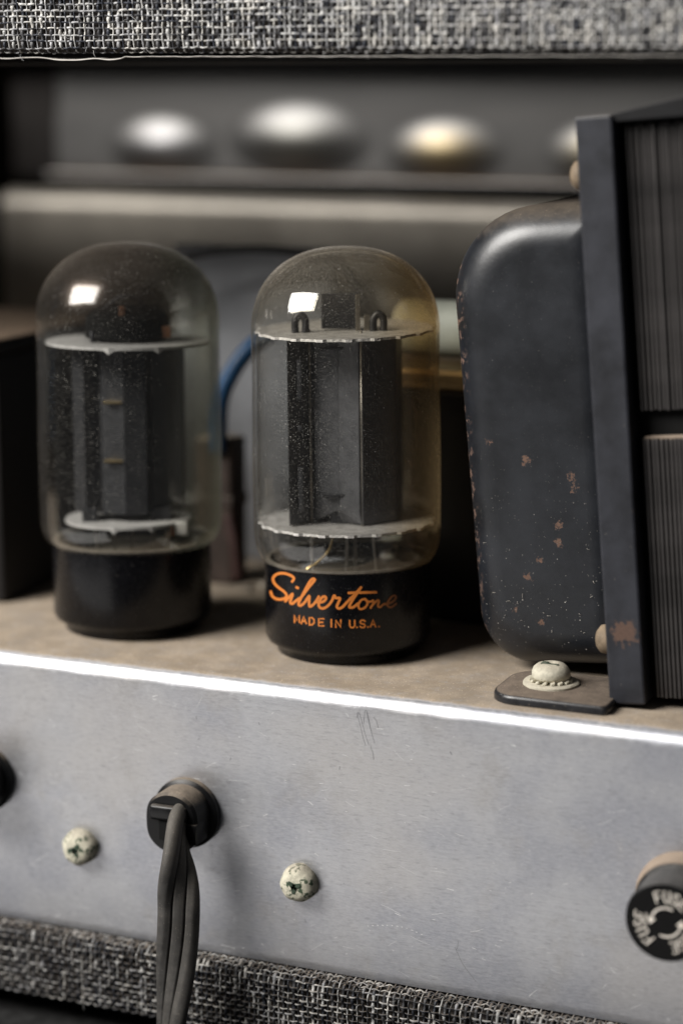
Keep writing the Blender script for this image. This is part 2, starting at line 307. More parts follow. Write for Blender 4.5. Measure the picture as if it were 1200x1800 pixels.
def glass_mat(name, tint, film, upfilm, filmcol, getter=None, spk=.3, amber=0., acol=(.42, .30, .16)):
    m, t = new(name); co = t.mm(); X = t.xyz(co)
    face = t.node('ShaderNodeLayerWeight', {'Blend': .5}).outputs['Facing']
    fr = t.node('ShaderNodeFresnel', {'IOR': t.mixf(t.node('ShaderNodeNewGeometry').outputs['Backfacing'], 1.5, 1 / 1.5)}).outputs[0]     # thin wall: same reflectance from both sides
    tc = tint(t, co, X)
    deep = t.math('MULTIPLY', t.math('POWER', face, 14.), .8 if film else .2); tc = t.mix(deep, tc, t.mix(1., tc, (.40, .37, .31), 'MULTIPLY'))
    sh = t.node('ShaderNodeMixShader', {0: fr, 1: t.node('ShaderNodeBsdfTransparent', {'Color': tc}).outputs[0],
                2: t.node('ShaderNodeBsdfGlossy', {'Color': (1, 1, 1), 'Roughness': .012}).outputs[0]}).outputs[0]
    if getter:
        gm, gcol = getter(t, co, X)
        g = t.node('ShaderNodeBsdfPrincipled', {'Base Color': gcol, 'Metallic': .85, 'Roughness': .22}).outputs[0]
        sh = t.node('ShaderNodeMixShader', {0: gm, 1: sh, 2: g}).outputs[0]
    nz = t.xyz(t.node('ShaderNodeNewGeometry').outputs['Normal'])[2]
    n = t.noise(co, .35, 5, .7); n2 = t.noise(co, 3., 3, .8)
    fm = t.math('ADD', t.math('MULTIPLY', t.step(n, .35, .7, .4, 1.2), film), t.math('MULTIPLY', t.step(nz, .05, .9), upfilm))
    if amber:
        fm = t.math('ADD', fm, t.step(X[0], 4, 18, 0, amber)); filmcol = t.mix(t.step(X[0], 2, 14), filmcol, acol)
    fm = t.math('MULTIPLY', fm, t.math('ADD', 1., t.math('MULTIPLY', t.math('POWER', face, 4.), 5.)))
    fm = t.math('MULTIPLY', fm, t.step(n2, .35, .7, .3, 1.8))
    sp = t.math('MAXIMUM', t.math('MULTIPLY', t.specks(co, 1.2, .13, spk), .7), t.math('MAXIMUM', t.specks(co, .6, .07, .35), t.math('MULTIPLY', t.specks(co, 3.0, .26, .6), .35)))
    sp = t.math('MULTIPLY', sp, t.step(t.noise(co, .16, 4, .65), .34, .62, .2, .85), clamp=True)
    sh = t.node('ShaderNodeMixShader', {0: fm, 1: sh, 2: t.node('ShaderNodeMixShader', {0: .5, 1: t.node('ShaderNodeBsdfDiffuse', {'Color': filmcol}).outputs[0], 2: t.node('ShaderNodeBsdfTranslucent', {'Color': filmcol}).outputs[0]}).outputs[0]}).outputs[0]
    sh = t.node('ShaderNodeMixShader', {0: sp, 1: sh, 2: t.node('ShaderNodeBsdfDiffuse', {'Color': (.72, .69, .63)}).outputs[0]}).outputs[0]
    t.put(t.out.inputs[0], sh); return m
def tint_right(t, co, X):
    k = t.math('ADD', X[0], t.math('MULTIPLY', t.math('SUBTRACT', t.noise(co, .1, 3), .5), 8))
    a = t.mix(t.step(k, 3, 16), (.97, .97, .96), (.80, .67, .46))
    return t.mix(t.step(X[2], 58, 76), a, t.mix(1., a, (.95, .92, .85), 'MULTIPLY'))
def tint_left(t, co, X): return t.mix(t.step(X[0], 2, 17), (.95, .955, .94), (.90, .90, .82))
def getter_left(t, co, X):
    h = t.math('ADD', X[2], t.math('MULTIPLY', t.math('SUBTRACT', t.noise(co, .12, 4, .6), .5), 14))
    return t.step(h, 60, 74, 0, .64), t.mix(t.noise(co, .2, 3), (.04, .034, .03), (.085, .066, .052))
M['glass_r'] = glass_mat('amber_glass', tint_right, .012, .075, (.62, .55, .45), spk=.6, amber=.13)
M['glass_l'] = glass_mat('getter_glass', tint_left, .008, .06, (.42, .36, .30), getter=getter_left, spk=.5, amber=.08, acol=(.36, .36, .28))
M['glass_in'] = glass_mat('inner_glass', lambda t, co, X: t.mix(0., (.98, .98, .97), (1, 1, 1)), .0, .0, (.4, .4, .4), spk=0.)

def orange_mat():
    m, t = new('orange_print'); co = t.mm(); X = t.xyz(co)
    n = t.noise(co, 1.2, 5, .7)
    fade = t.step(t.math('ADD', X[0], t.math('MULTIPLY', t.math('SUBTRACT', n, .5), 3)), 3.0, 9.0, 0, .72)
    wear = t.step(n, .66, .74, 0, .6)
    col = t.mix(t.math('MAXIMUM', fade, wear), t.mix(n, (.52, .145, .020), (.66, .22, .04)), (.035, .017, .010))
    p = t.node('ShaderNodeBsdfPrincipled', {'Base Color': col, 'Roughness': .5}); t.put(t.out.inputs[0], p.outputs[0]); return m
M['orange'] = orange_mat()

# ------------------------------------------------------------------ ground and cabinet
kind(mesh('shelf_surface', *box(-400, 400, -78, 400, -96, -76, 2.), M['ground']), 'structure')  # front edge cut short so the added low fill reaches the panel

YT, YB = -25., -35.        # front faces of the upper and lower rails
cab = thing('amplifier_cabinet', 'black and silver tweed covered amplifier cabinet framing the top and bottom', 'cabinet', (0, 60, -76))
def cb(name, mb, mat, smooth=False, auto=None):
    o = mb.build(name, mat, None, smooth, auto); o.parent = cab; o.matrix_parent_inverse = Matrix.Translation(Vector((0, -60, 76)) * MM); return o
tb = MB(); tb.add(*box(-240, 120, YT + .9, -6, 116, 134, 1.0)); tb.add(*box(-240, 120, -6, 100, 116, 119)); tb.add(*box(-240, 120, 158, 230, 116, 119)); tb.add(*box(-240, -205, 100, 158, 116, 119)); tb.add(*box(100, 120, 100, 158, 116, 119))  # gap over the back is an added opening that lets window light in
cb('top_board', tb, M['wood'])
bb = MB(); bb.add(*box(-240, 120, YB + .9, 230, -69.5, -56.6, 1.6)); cb('bottom_board', bb, M['wood'])
sp_ = MB(); sp_.add(*box(-240, -226, -24, 230, -56.6, 116)); cb('side_panel', sp_, M['wood'])
sp_ = MB(); sp_.add(*box(106, 120, -24, 230, -56.6, 116)); cb('side_panel', sp_, M['wood'])
bk = MB(); bk.add(*box(-226, 106, 216, 230, -56.6, 116)); cb('front_panel', bk, M['wood'])
ft = MB(); ft.add(*box(-230, 110, 0, 220, -76, -69.5)); cb('plinth', ft, M['dark'])

def weave(prof, x0, x1, seed, light, gain=1., mid=.75):
    """prof: list of (y,z) points down the face; thin bright and thick dark warps, thin wefts, all as woven tubes"""
    rnd = random.Random(seed); mb = MB()
    P = [Vector((0, y, z)) for y, z in prof]; S = [0]
    for a, b in zip(P, P[1:]): S.append(S[-1] + (b - a).length)
    def at(s):
        s = max(0, min(S[-1], s)); i = 0
        while i < len(S) - 2 and S[i + 1] < s: i += 1
        u = (s - S[i]) / (S[i + 1] - S[i]); tg = (P[i + 1] - P[i]).normalized(); n = Vector((0, tg.z, -tg.y))
        if n.y > 0 and abs(n.y) > .3: n = -n
        return P[i].lerp(P[i + 1], u), n
    pitch_w, pitch_h = 1.02, 1.12
    nw = int((x1 - x0) / pitch_w); nh = int(S[-1] / pitch_h) + 1
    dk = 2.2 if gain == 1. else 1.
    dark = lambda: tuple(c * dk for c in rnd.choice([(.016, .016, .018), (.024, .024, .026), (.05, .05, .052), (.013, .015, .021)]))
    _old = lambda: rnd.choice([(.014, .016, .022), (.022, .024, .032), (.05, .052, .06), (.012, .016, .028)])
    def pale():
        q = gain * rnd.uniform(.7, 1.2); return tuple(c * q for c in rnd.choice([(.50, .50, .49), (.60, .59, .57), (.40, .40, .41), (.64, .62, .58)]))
    def seq(n, p, run):
        out = []; 
        while len(out) < n:
            c = pale() if rnd.random() < p else dark(); out += [c] * rnd.randint(1, run)
        return out
    def sweep(pts, ra, rb, side, cols, n=6):
        v = []; f = []; c = []; m = len(pts)
        for i, (p, nrm) in enumerate(pts):
            for k in range(n):
                a = 2 * math.pi * k / n; v.append(p + side(i) * (ra(i) * math.cos(a)) + nrm * (rb(i) * math.sin(a)))
            c += [cols[i]] * n
        for i in range(m - 1):
            for k in range(n): f.append([i * n + k, i * n + (k + 1) % n, (i + 1) * n + (k + 1) % n, (i + 1) * n + k])
        mb.add(v, f, c)
    for i in range(nw):
        thin = i % 2 == 0; x = x0 + (i + .5) * pitch_w + rnd.uniform(-.09, .09); lt = light(x)
        cs = seq(nh + 3, lt * (1.25 if thin else mid), 3); ph = rnd.random() * 6; ns = int(S[-1] / .16)
        pts = []; cols = []; R0 = rnd.uniform(.14, .20) if thin else rnd.uniform(.38, .47); slub = [rnd.uniform(.75, 1.2) for _ in range(nh + 4)]
        for k in range(ns + 1):
            s = S[-1] * k / ns; p, n = at(s); par = math.cos(math.pi * (s / pitch_h) + math.pi * (i // (1 if thin else 1)))
            off = (.36 if thin else .10) + par * (.14 if thin else .22)
            pts.append((Vector((x + .05 * math.sin(s * .9 + ph), p.y, p.z)) + n * off, n)); cols.append(cs[int(s / pitch_h + .5) % len(cs)])
        tw = .0 if thin else .26
        sweep(pts, lambda k: R0 * slub[int(k * .16 / pitch_h) % len(slub)] * (1 - tw * (k % 2)), lambda k: R0 * .75 * (1 - tw * (k % 2)), lambda k: Vector((1, 0, 0)), cols)
    for j in range(nh):
        s0 = (j + .5) * pitch_h + rnd.uniform(-.1, .1); nx = int((x1 - x0) / .24); cs = seq(nw + 4, .5, 4); pts = []; cols = []
        R0 = rnd.uniform(.14, .21); ph = rnd.random() * 6; bold = rnd.random()
        sl = [rnd.uniform(.8, 1.3) for _ in range(nx // 8 + 3)]
        run = 0; cc = dark()
        for k in range(nx + 1):
            x = x0 + (x1 - x0) * k / nx; s = s0 + .10 * math.sin(x * .25 + ph) + .04 * math.sin(x * 1.7 + ph * 2)
            p, n = at(s); q = (x - x0) / pitch_w - .5; par = math.cos(math.pi * q + math.pi * j)
            if run <= 0: cc = pale() if rnd.random() < light(x) * (.8 + .5 * bold) else dark(); run = rnd.randint(3, 16)
            run -= 1
            pts.append((Vector((x, p.y, p.z)) + n * (.34 - .18 * par), n)); cols.append(cc)
        sd = (at(s0 + .05)[0] - at(s0 - .05)[0]).normalized()
        sweep(pts, lambda k: R0 * sl[k // 8], lambda k: R0 * .8, lambda k: sd, cols)
    for _ in range(int((x1 - x0) * 1.6)):      # loose fibres
        x = rnd.uniform(x0, x1); p, n = at(rnd.uniform(0, S[-1])); a = rnd.uniform(0, 6.28); L = rnd.uniform(.4, 1.5)
        d = Vector((math.cos(a), 0, math.sin(a))); b = Vector((x, p.y, p.z)) + n * .6
        v, f = tube(catmull([b, b + d * L * .5 + n * rnd.uniform(.1, .6), b + d * L + n * rnd.uniform(-.1, .5) + Vector((0, 0, rnd.uniform(-.4, .4)))], 3), .035, 4, False)
        mb.add(v, f, pale())
    return mb
arc = lambda cy_, cz, r, a0, a1, n=6: [(cy_ + r * math.cos(rad(a0 + (a1 - a0) * k / n)), cz + r * math.sin(rad(a0 + (a1 - a0) * k / n))) for k in range(n + 1)]
pt = [(YT + .5, 130.)] + arc(YT + 2.0, 118.0, 1.5, 180, 265)
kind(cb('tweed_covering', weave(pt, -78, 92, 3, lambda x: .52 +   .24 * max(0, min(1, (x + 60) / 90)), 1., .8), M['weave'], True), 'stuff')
pb = [(YB + 4.5, -56.2)] + arc(YB + 2.2, -57.9, 1.7, 90, 180) + [(YB + .5, -68.)] + arc(YB + 2.0, -68.2, 1.5, 180, 260)
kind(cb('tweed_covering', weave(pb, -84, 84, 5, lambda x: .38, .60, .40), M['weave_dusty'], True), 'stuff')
fr_ = []
for k in range(240):
    x = -80 + k * .72; wv = 0.
    if x < -36: wv = -.7 * math.exp(-((x + 47) / 5) ** 2) - .55 * math.exp(-((x + 38) / 3) ** 2) - .3 * math.exp(-((x + 60) / 4) ** 2)
    fr_.append((x, YT + 2.0 + .5 * wv, 115.35 + wv + .06 * math.sin(x * .9) * math.sin(x * .23)))
fe = MB(); v, f = [], []
for x, y, z in fr_: v += [(x, y, z + .16), (x, y - .10, z + .06), (x, y - .06, z - .07), (x, y + .5, z - .06), (x, y + .9, z + .3)]
for k in range(len(fr_) - 1):
    for q in range(4): f.append([k * 5 + q, k * 5 + q + 1, k * 5 + q + 6, k * 5 + q + 5])
fe.add(v, f); cb('frayed_edge', fe, M['edge'], True)
# thin dark lining under the top board
ln = MB(); ln.add(*box(-226, 106, YT + 2.6, 61, 115.3, 115.9)); cb('lining', ln, M['dark'])

# ------------------------------------------------------------------ chassis
PY = -30.0
prof = [(166, 0)] + [(PY + 3.2, 0)] + [(PY + 3.2 - 3.2 * math.sin(rad(a)), -3.2 + 3.2 * math.cos(rad(a))) for a in range(6, 91, 6)] + [(PY, -55.8)]
pin = [(y + (1.2 if abs(y - PY) < 1e-6 else 1.2 * (1 if z < -.01 else 0)), z - (0 if z < -2.2 else 1.2)) for y, z in prof]
inner = [(166, -1.2), (PY + 3.2, -1.2), (PY + 1.2, -3.2), (PY + 1.2, -55.8)]
chassis = thing('amplifier_chassis', 'bare aluminium chassis with dusty tan top and scratched brushed front panel', 'chassis', (0, 40, -56))
def ch(name, mb, mat, smooth=False, auto=None):
    o = mb.build(name, mat, None, smooth, auto); o.parent = chassis; o.matrix_parent_inverse = Matrix.Translation(Vector((0, -40, 56)) * MM); return o
c_ = MB(); cv, cf = extrude_x(prof + inner[::-1], -215, 105, 400, True); rw = random.Random(9); mp = len(prof) + len(inner)
for i_ in range(401):
    wob = .05 * math.sin(i_ * .21) + .04 * math.sin(i_ * .53 + 1) + rw.uniform(-.03, .03)
    for k_ in range(1, len(prof) - 4):
        q_ = i_ * mp + k_; x_, y_, z_ = cv[q_]; cv[q_] = (x_, y_ + wob * .6, z_ + wob * (.5 if k_ > 1 else 0))
c_.add(cv, cf); ch('sheet_metal_shell', c_, M['alu'], True, 30)
sr = MB(); rs = random.Random(21)
def stroke_panel(mb, P, wd, dy):
    v, f = ribbon2d(P, wd); mb.add([(p.x, PY - dy, p.y) for p in v], f)
for k in range(260):
    x = rs.uniform(-60, 76); z = rs.uniform(-54, -3.5); L = rs.choice([.25, .4, .5, .8, 1.2, 2.2, 3.2]) * rs.uniform(.6, 1.3); a = rs.gauss(0, .35)
    dx, dz = L * math.cos(a), L * math.sin(a)
    stroke_panel(sr, [(x, z), (x + dx * .5, z + dz * .5 + rs.uniform(-.05, .05) * L), (x + dx, z + dz)], rs.uniform(.05, .13) if L < 1.3 else rs.uniform(.04, .07), .010 + k * .0002)
for k in range(12):      # the dotted row of tiny nicks low on the panel
    x = 16.5 + k * .98; z = -45.1 + .9 * math.sin(k / 12 * 3.0) + (0 if k < 8 else -.10 * (k - 8)); stroke_panel(sr, [(x, z), (x + rs.uniform(.1, .3), z - .03)], .15, .05 + k * .0002)
kind(ch('scratches', sr, M['scratch']), 'stuff')
for k, P in enumerate([[(14.3, -3.6), (14.8, -5.5), (15.5, -8.2), (16.0, -9.6)], [(14.2, -4.6), (14.5, -3.4), (15.0, -4.4), (15.9, -7.4), (16.6, -9.4)], [(15.6, -5.4), (15.9, -2.9), (16.4, -3.6), (17.0, -6.4), (17.8, -9.0)],
                       [(16.2, -3.2), (16.5, -4.6), (17.2, -7.2)], [(17.6, -4.0), (18.2, -4.8), (18.5, -6.0)], [(17.0, -9.6), (17.5, -11.2), (17.6, -12.2)], [(34, -46.5), (35.6, -49.6), (38.2, -52.6)], [(34.6, -45.2), (34.5, -46.4), (34.2, -47)]]):
    pc = MB(); stroke_panel(pc, P, .06, .045 + k * .001); ch('pencil_mark', pc, M['pencil'])
mk = MB(); rs2 = random.Random(4)
for k in range(26):
    x = rs2.uniform(-58, 72); z = rs2.uniform(-50, -4); stroke_panel(mk, [(x, z), (x + rs2.uniform(-.3, .3), z - rs2.uniform(.1, .6))], rs2.uniform(.05, .16), .03 + k * .0003)
kind(ch('dark_specks', mk, M['pencil']), 'stuff')

# ------------------------------------------------------------------ vacuum tubes
def dome_profile(rb, zb, ze, zt, rn, zn, off=0.):
    """outer envelope radius profile from the neck up to the crown"""
    p = [(rn - off, zn), (rn - off, zn + 3.0)]
    for k in range(1, 9):
        a = rad(90 * k / 8); p.append((rn + (rb - rn) * math.sin(a) ** 1.0 - off, zn + 3 + (zb - zn - 3) * (1 - math.cos(a))))
    p += [(rb - off + .12 * math.sin(k), zb + (ze - zb) * k / 5) for k in range(1, 5)]
    for k in range(0, 25):
        a = rad(90 * k / 24); p.append((max(.05, (rb - off) * math.cos(a) ** .86), ze + (zt - off - ze) * math.sin(a) ** .95))
    return p
def mica(z, r, teeth, rng, tilt, cx=0, cy=0, th=.5):
    n = 180; v = []; per = n // teeth
    for zz in (z, z + th):
        for k in range(n):
            a = 2 * math.pi * k / n; t_ = (k % per) / per; rr = r + (.6 if t_ < .3 else -.25 * (1 if .22 < t_ < .3 else 0)) + rng.uniform(-.05, .05)
            x, y = rr * math.cos(a), rr * math.sin(a); v.append((x + cx, y + cy, zz + x * tilt[0] + y * tilt[1]))
    f = [list(range(n)), list(range(n, 2 * n))] + [[k, (k + 1) % n, n + (k + 1) % n, n + k] for k in range(n)]
    return v, f
def prism(sec, z0, z1, cut={}):
    m = len(sec); v = [(x, y, cut.get(k, z0)) for k, (x, y) in enumerate(sec)] + [(x, y, z1) for x, y in sec]
    return v, [list(range(m)), list(range(m, 2 * m))] + [[k, (k + 1) % m, m + (k + 1) % m, m + k] for k in range(m)]
def base_prof(R, h):
    return [(R - 4, 0), (R - 2.4, 0), (R - 2.2, 1.0), (R - 1.9, 1.5), (R - .5, 2.3), (R, 3.3), (R, h - .35), (R - .3, h), (R - 1.1, h), (R - 1.3, h - .5), (R - 1.4, h - 4.5), (2, h - 4.5)]

def tube_right():
    T = thing('vacuum_tube', 'clear amber tinted vacuum tube with orange script lettering on its black base', 'vacuum tube', (0, 0, 0), (rad(-1.6), rad(-.6), YAW))
    T.rotation_mode = 'ZYX' if False else 'XYZ'
    Rb, H = 16.45, 18.6
    b = mesh('tube_base', *lathe(base_prof(Rb, H), 96), M['base'], T, True, auto=35)
    # orange print wrapped on the base
    def wrap(P2, dr):
        out = []
        for p in P2:
            px = 450 + p.x / 3.75; py = 990 + p.y / 3.75; s_ = max(-.98, min(.98, (px - 612) / 145.5)); a = math.asin(s_); r = Rb + dr
            z = H - (py - (983 + 29.5 * math.cos(a))) / 8.72
            out.append((r * math.sin(a), -r * math.cos(a), z))
        return out
    S = [[(252, 140), (264, 118), (240, 98), (192, 85), (150, 92), (126, 116), (132, 146), (160, 176), (198, 204), (215, 230), (196, 250), (155, 254), (120, 236), (108, 205)],
         [(205, 266), (226, 246), (254, 218), (244, 252), (238, 274), (252, 282), (272, 266), (300, 246)], [(280, 176), (290, 181)],
         [(272, 266), (305, 246), (352, 186), (392, 138), (398, 126), (382, 124), (360, 150), (326, 212), (300, 262), (292, 286), (306, 294), (330, 275), (352, 246)],
         [(340, 262), (362, 232), (360, 266), (364, 300), (388, 286), (414, 252), (422, 236)],
         [(414, 274), (448, 270), (468, 250), (460, 236), (440, 245), (422, 280), (428, 306), (452, 312), (482, 294), (506, 262), (520, 230), (530, 246), (556, 248), (546, 276), (536, 302), (552, 314), (578, 300)],
         [(572, 304), (618, 256), (660, 214), (690, 180)], [(690, 180), (652, 236), (622, 284), (616, 306), (640, 306), (668, 284)], [(612, 215), (690, 213), (785, 213)],
         [(716, 254), (690, 262), (672, 294), (682, 318), (710, 312), (730, 286), (722, 262), (714, 256), (738, 272), (764, 268)],
         [(764, 264), (768, 280), (750, 312)], [(752, 304), (790, 266), (802, 270), (796, 300), (810, 308), (832, 290), (852, 288)],
         [(850, 290), (888, 276), (910, 252), (904, 236), (880, 246), (856, 284), (862, 306), (886, 308), (912, 288)]]
    mb = MB()
    for i, st in enumerate(S):
        v, f = ribbon2d(st, 17 if i < 9 else 14); mb.add(wrap(v, .03 + i * .004), f)
    lt = mb.build('script_lettering', M['orange'], b)
    mb = MB(); k = 0
    for c, x, y in [('M', 264, 402), ('A', 308, 410), ('D', 360, 418), ('E', 420, 425), ('I', 490, 431), ('N', 528, 434), ('U', 616, 437), ('.', 646, 437), ('S', 682, 437), ('.', 716, 436), ('A', 748, 434), ('.', 786, 434)]:
        for st in ABC[c]:
            v, f = ribbon2d([(x + a * (32 if c != 'I' else 20), y - bb_ * 46) for a, bb_ in st], 10.5, False); mb.add(wrap(v, .03 + k * .003), f); k += 1
    mb.build('block_lettering', M['orange'], b)
    pr = dome_profile(18.35, 24, 63.5, 79.6, 14.8, 14.2)
    mesh('glass_envelope', *lathe(pr, 128), M['glass_r'], T, True)
    g2 = mesh('inner_glass', *lathe(dome_profile(18.35, 24, 63.5, 79.6, 15.0, 14.2, .95), 128), M['glass_in'], T, True)
    rr = random.Random(3)
    for z_, tl in ((63.2, (.012, .03)), (25.4, (0, 0))):
        o = mesh('mica_spacer', *mica(z_, 16.9, 20, rr, tl), M['mica_clear'], T); o.data.materials.append(M['mica_edge'])
        for p_ in o.data.polygons: p_.material_index = 0 if len(p_.vertices) > 4 else 1
    front = [(-11.2, -7.8), (-6.9, -3.4), (-6.5, -3.2), (-6.2, -3.6), (-1.6, -5.3), (-1.4, -5.7), (2.4, -7.5), (2.75, -7.3), (3.1, -7.9), (9.4, -3.2), (9.8, -2.6)]
    back = [(-x, -y) for x, y in front]
    mesh('plate', *prism(front + back, 26.2, 62.6, {3: 29., 4: 28.8, 5: 28.8, 6: 28.6}), M['plate'], T)
    mesh('plate_tab', *box(-3.2, .2, -4.6, -3.4, 25.9, 30, .1), M['plate_dark'], T)
    for z_ in (60.2, 31.5): mesh('crimp', *box(-5.0, 1.2, -6.2, -4.4, z_, z_ + .5, .15), M['plate_dark'], T)
    sl = MB()
    for z0, z1 in ((50.5, 58.5), (44.4, 45.6), (28.6, 37.5)):
        for q in ((-8.9, -5.8),): sl.add(*box(q[0] - .55, q[0] + .55, q[1] - .75, q[1] + .4, z0, z1, .25))
    sl.build('embossed_rib', M['plate'], T, True)
    for xx in (-6.95, 3.0): mesh('support_rod', *tube([(xx, -4.2 if xx < 0 else -7.3, 25), (xx, -4.2 if xx < 0 else -7.75, 64)], .24), M['nickel'], T, True)
    mesh('getter_holder', *box(-4.6, 2.6, -3.5, -1.5, 64, 70.8, .2), M['plate_dark'], T)
    mesh('getter_support', *box(2.0, 2.9, -4.3, -3.4, 63.4, 70.6, .1), M['nickel'], T)
    mesh('getter_support', *box(3.6, 4.7, -4.6, -3.6, 63.4, 66.6, .1), M['nickel'], T)
    for cx_, s_ in ((-8.6, 1), (6.4, 1)):
        mesh('getter_loop', *tube(catmull([(cx_ - 1.0, -5, 63.4), (cx_ - .95, -5, 65.8), (cx_, -5, 66.9), (cx_ + .95, -5, 65.8), (cx_ + .9, -5, 63.4)]), .72), M['plate_dark'], T, True)
    for P, mt in (([(-7, -3, 25.4), (-7, -3.6, 20), (-6.8, -4, 12)], 'nickel'), ([(-2.6, -6, 25), (-3.6, -6.2, 21), (-6, -6.8, 18.6), (-8.2, -7, 16.8), (-8.6, -7, 12)], 'brasswire'),
                  ([(0, -3, 25), (-.2, -3, 18), (-.6, -3, 12)], 'nickel'), ([(4.9, -5, 25.4), (5.2, -5, 21), (6.2, -5, 12)], 'nickel'), ([(1.6, 4, 25.4), (1.6, 4, 12)], 'nickel')):
        mesh('lead_wire', *tube(catmull(P), .26), M['steelwire' if mt == 'nickel' else mt], T, True)
    mesh('glass_stem', *lathe([(.1, 18.2), (6, 17.9), (10, 16.5), (13.6, 14.3)], 64), M['glass_in'], T, True)
    return T
tube_right()

def tube_left():
    T = thing('vacuum_tube', 'smoky dark topped vacuum tube on a plain black base', 'vacuum tube', (-48.1, -.8, 0), (rad(-1.8), rad(-.1), YAW))
    Rb, H = 16.25, 18.4
    mesh('tube_base', *lathe(base_prof(Rb, H), 96), M['base'], T, True, auto=35)
    mesh('glass_envelope', *lathe(dome_profile(18.55, 23, 63, 78.9, 15.3, 14.2), 128), M['glass_l'], T, True)
    mesh('inner_glass', *lathe(dome_profile(18.55, 23, 63, 78.9, 15.3, 14.2, .95), 128), M['glass_in'], T, True)
    rr = random.Random(8)
    def disc(z, r, tilt, cx=0): 
        n = 96; v = []
        for zz in (z, z + .55):
            for k in range(n):
                a = 2 * math.pi * k / n; x, y = r * math.cos(a), r * math.sin(a); e = .8 * math.exp(-((k - 70) / .7) ** 2) + .7 * math.exp(-((k - 79) / .7) ** 2)
                v.append((x * (1 + e * .02) + cx, y * (1 + e * .02), zz + x * tilt[0] + y * tilt[1] - (e if zz == z else 0)))
        return v, [list(range(n)), list(range(n, 2 * n))] + [[k, (k + 1) % n, n + (k + 1) % n, n + k] for k in range(n)]
    mesh('mica_spacer', *disc(58.6, 16.6, (-.004, .0)), M['mica'], T)
    mesh('mica_spacer', *disc(22.2, 13.0, (.01, .0), -.5), M['mica'], T)
    front = [(-11.2, -2.6), (-8.6, -5.4), (-5.6, -4.0), (-5.0, -5.6), (-.4, -7.6), (4.0, -7.0), (5.0, -4.4), (10.6, -2.6)]
    back = [(-x, -y) for x, y in front]
    mesh('plate', *prism(front + back, 24.4, 58.2), M['plate_dark'], T)
    mesh('plate_leg', *box(-9.4, -6.4, -6.0, -4.2, 21.6, 25.5, .2), M['plate_dark'], T)
    mesh('plate_leg', *box(4.6, 8.6, -4.8, -3.6, 22.6, 25.5, .2), M['plate_dark'], T)
    for z in (47.3, 35.4): mesh('staple', *box(-4.5, -.8, -7.9, -6.0, z - .18, z + .18, .05), M['brasswire'], T)
    mesh('getter_holder', *capped([(8.5, 59.8), (8.8, 60.4), (8.4, 64), (6.2, 66), (1, 66.4)], 40), M['dark'], T, True, auto=40)
    mesh('getter_strap', *box(-7, 9, -4.6, -3.8, 60, 62.4, .2), M['copper'], T)
    mesh('getter_strap', *box(-1, .2, -7.6, -6.8, 60, 66.6, .2), M['copper'], T)
    mesh('getter_support', *tube([(3.6, -4, 59), (3.6, -4, 64)], .4), M['nickel'], T, True)
    mesh('getter_support', *tube([(-6.4, -6, 59), (-6.6, -6, 61.6)], .5), M['plate_dark'], T, True)
    mesh('getter_loop', *tube(catmull([(-5, -3, 59), (-4.6, -3, 65), (0, -4, 68.4), (4, -3, 66), (4.4, -3, 60)]), .5), M['plate_dark'], T, True)
    for xx, yy in ((-7, -4), (-3, -6), (.6, -5), (5, -5), (8, -2)): mesh('lead_wire', *tube([(xx, yy, 22.5), (xx * .9, yy, 12)], .25), M['nickel'], T, True)
    mesh('getter_flake', *box(9.6, 12.2, -8.2, -7.2, 20.2, 23.0, .4), M['mica'], T)
    mesh('glass_stem', *lathe([(.1, 18.4), (6, 18.0), (10, 16.5), (13.9, 14.3)], 64), M['glass_in'], T, True)
    return T
tube_left()

# ------------------------------------------------------------------ transformer in front right, leaning a little
LEAN = rad(-4.9)
TR = thing('transformer', 'black rust flecked transformer with rounded bell and ribbed core', 'transformer', (59.5, -20, 0), (0, LEAN, 0))
def bell():
    x0, x1, z0, z1, yf = -30.9, 1.5, 3.2, 90.2, 12.5
    def ring(ins, y):
        P = []
        for cx, cz, r, a0 in ((x0, z0, 10, 180), (x1, z0, 3, 270), (x1, z1, 3, 0), (x0, z1, 17, 90)):
            r2 = max(1.5, r - ins * .6); sx = 1 if cx == x0 else -1; sz = 1 if cz == z0 else -1
            for k in range(13):
                a = rad(a0 + 90 * k / 12); P.append((cx + sx * (ins + r2) + r2 * math.cos(a), y, cz + sz * (ins + r2) + r2 * math.sin(a)))
        return P
    e = 7.5; rings = []
    for k in range(13):
        a = rad(90 * k / 12); rings.append(ring(e * (1 - math.sin(a)), yf + e * (1 - math.cos(a))))
    rings.append(ring(0, 70)); n = len(rings[0]); v = [p for r in rings for p in r]; f = [list(range(n))]
    v = [(x + (.028 * (z - 46) * -1 if False else 0) + max(0, 30 - z) * .05 * max(0, (x1 - x) / 33), y, z) for x, y, z in v]
    for i in range(len(rings) - 1):
        for k in range(n): f.append([i * n + k, i * n + (k + 1) % n, (i + 1) * n + (k + 1) % n, (i + 1) * n + k])
    f.append(list(range((len(rings) - 1) * n, len(rings) * n)))
    return v, f
mesh('end_bell', *bell(), M['bell'], TR, True, auto=50)
st = MB(); st.add(*box(0, 6.7, 0, 14, .6, 105.4, .45)); st.build('core_frame', M['strip'], TR)
v, f = box(6.2, 40, .8, 60, 104.0, 105.6, .3); mesh('top_flange', [(x, y, z + (.15 * (x - 6.2) if z > 104.8 else 0)) for x, y, z in v], f, M['flange'], TR)
cr = MB(); cr.add(*box(6.0, 36, 5.0, 58, .9, 104.4)); cr.build('core', M['dark'], TR)
first = None
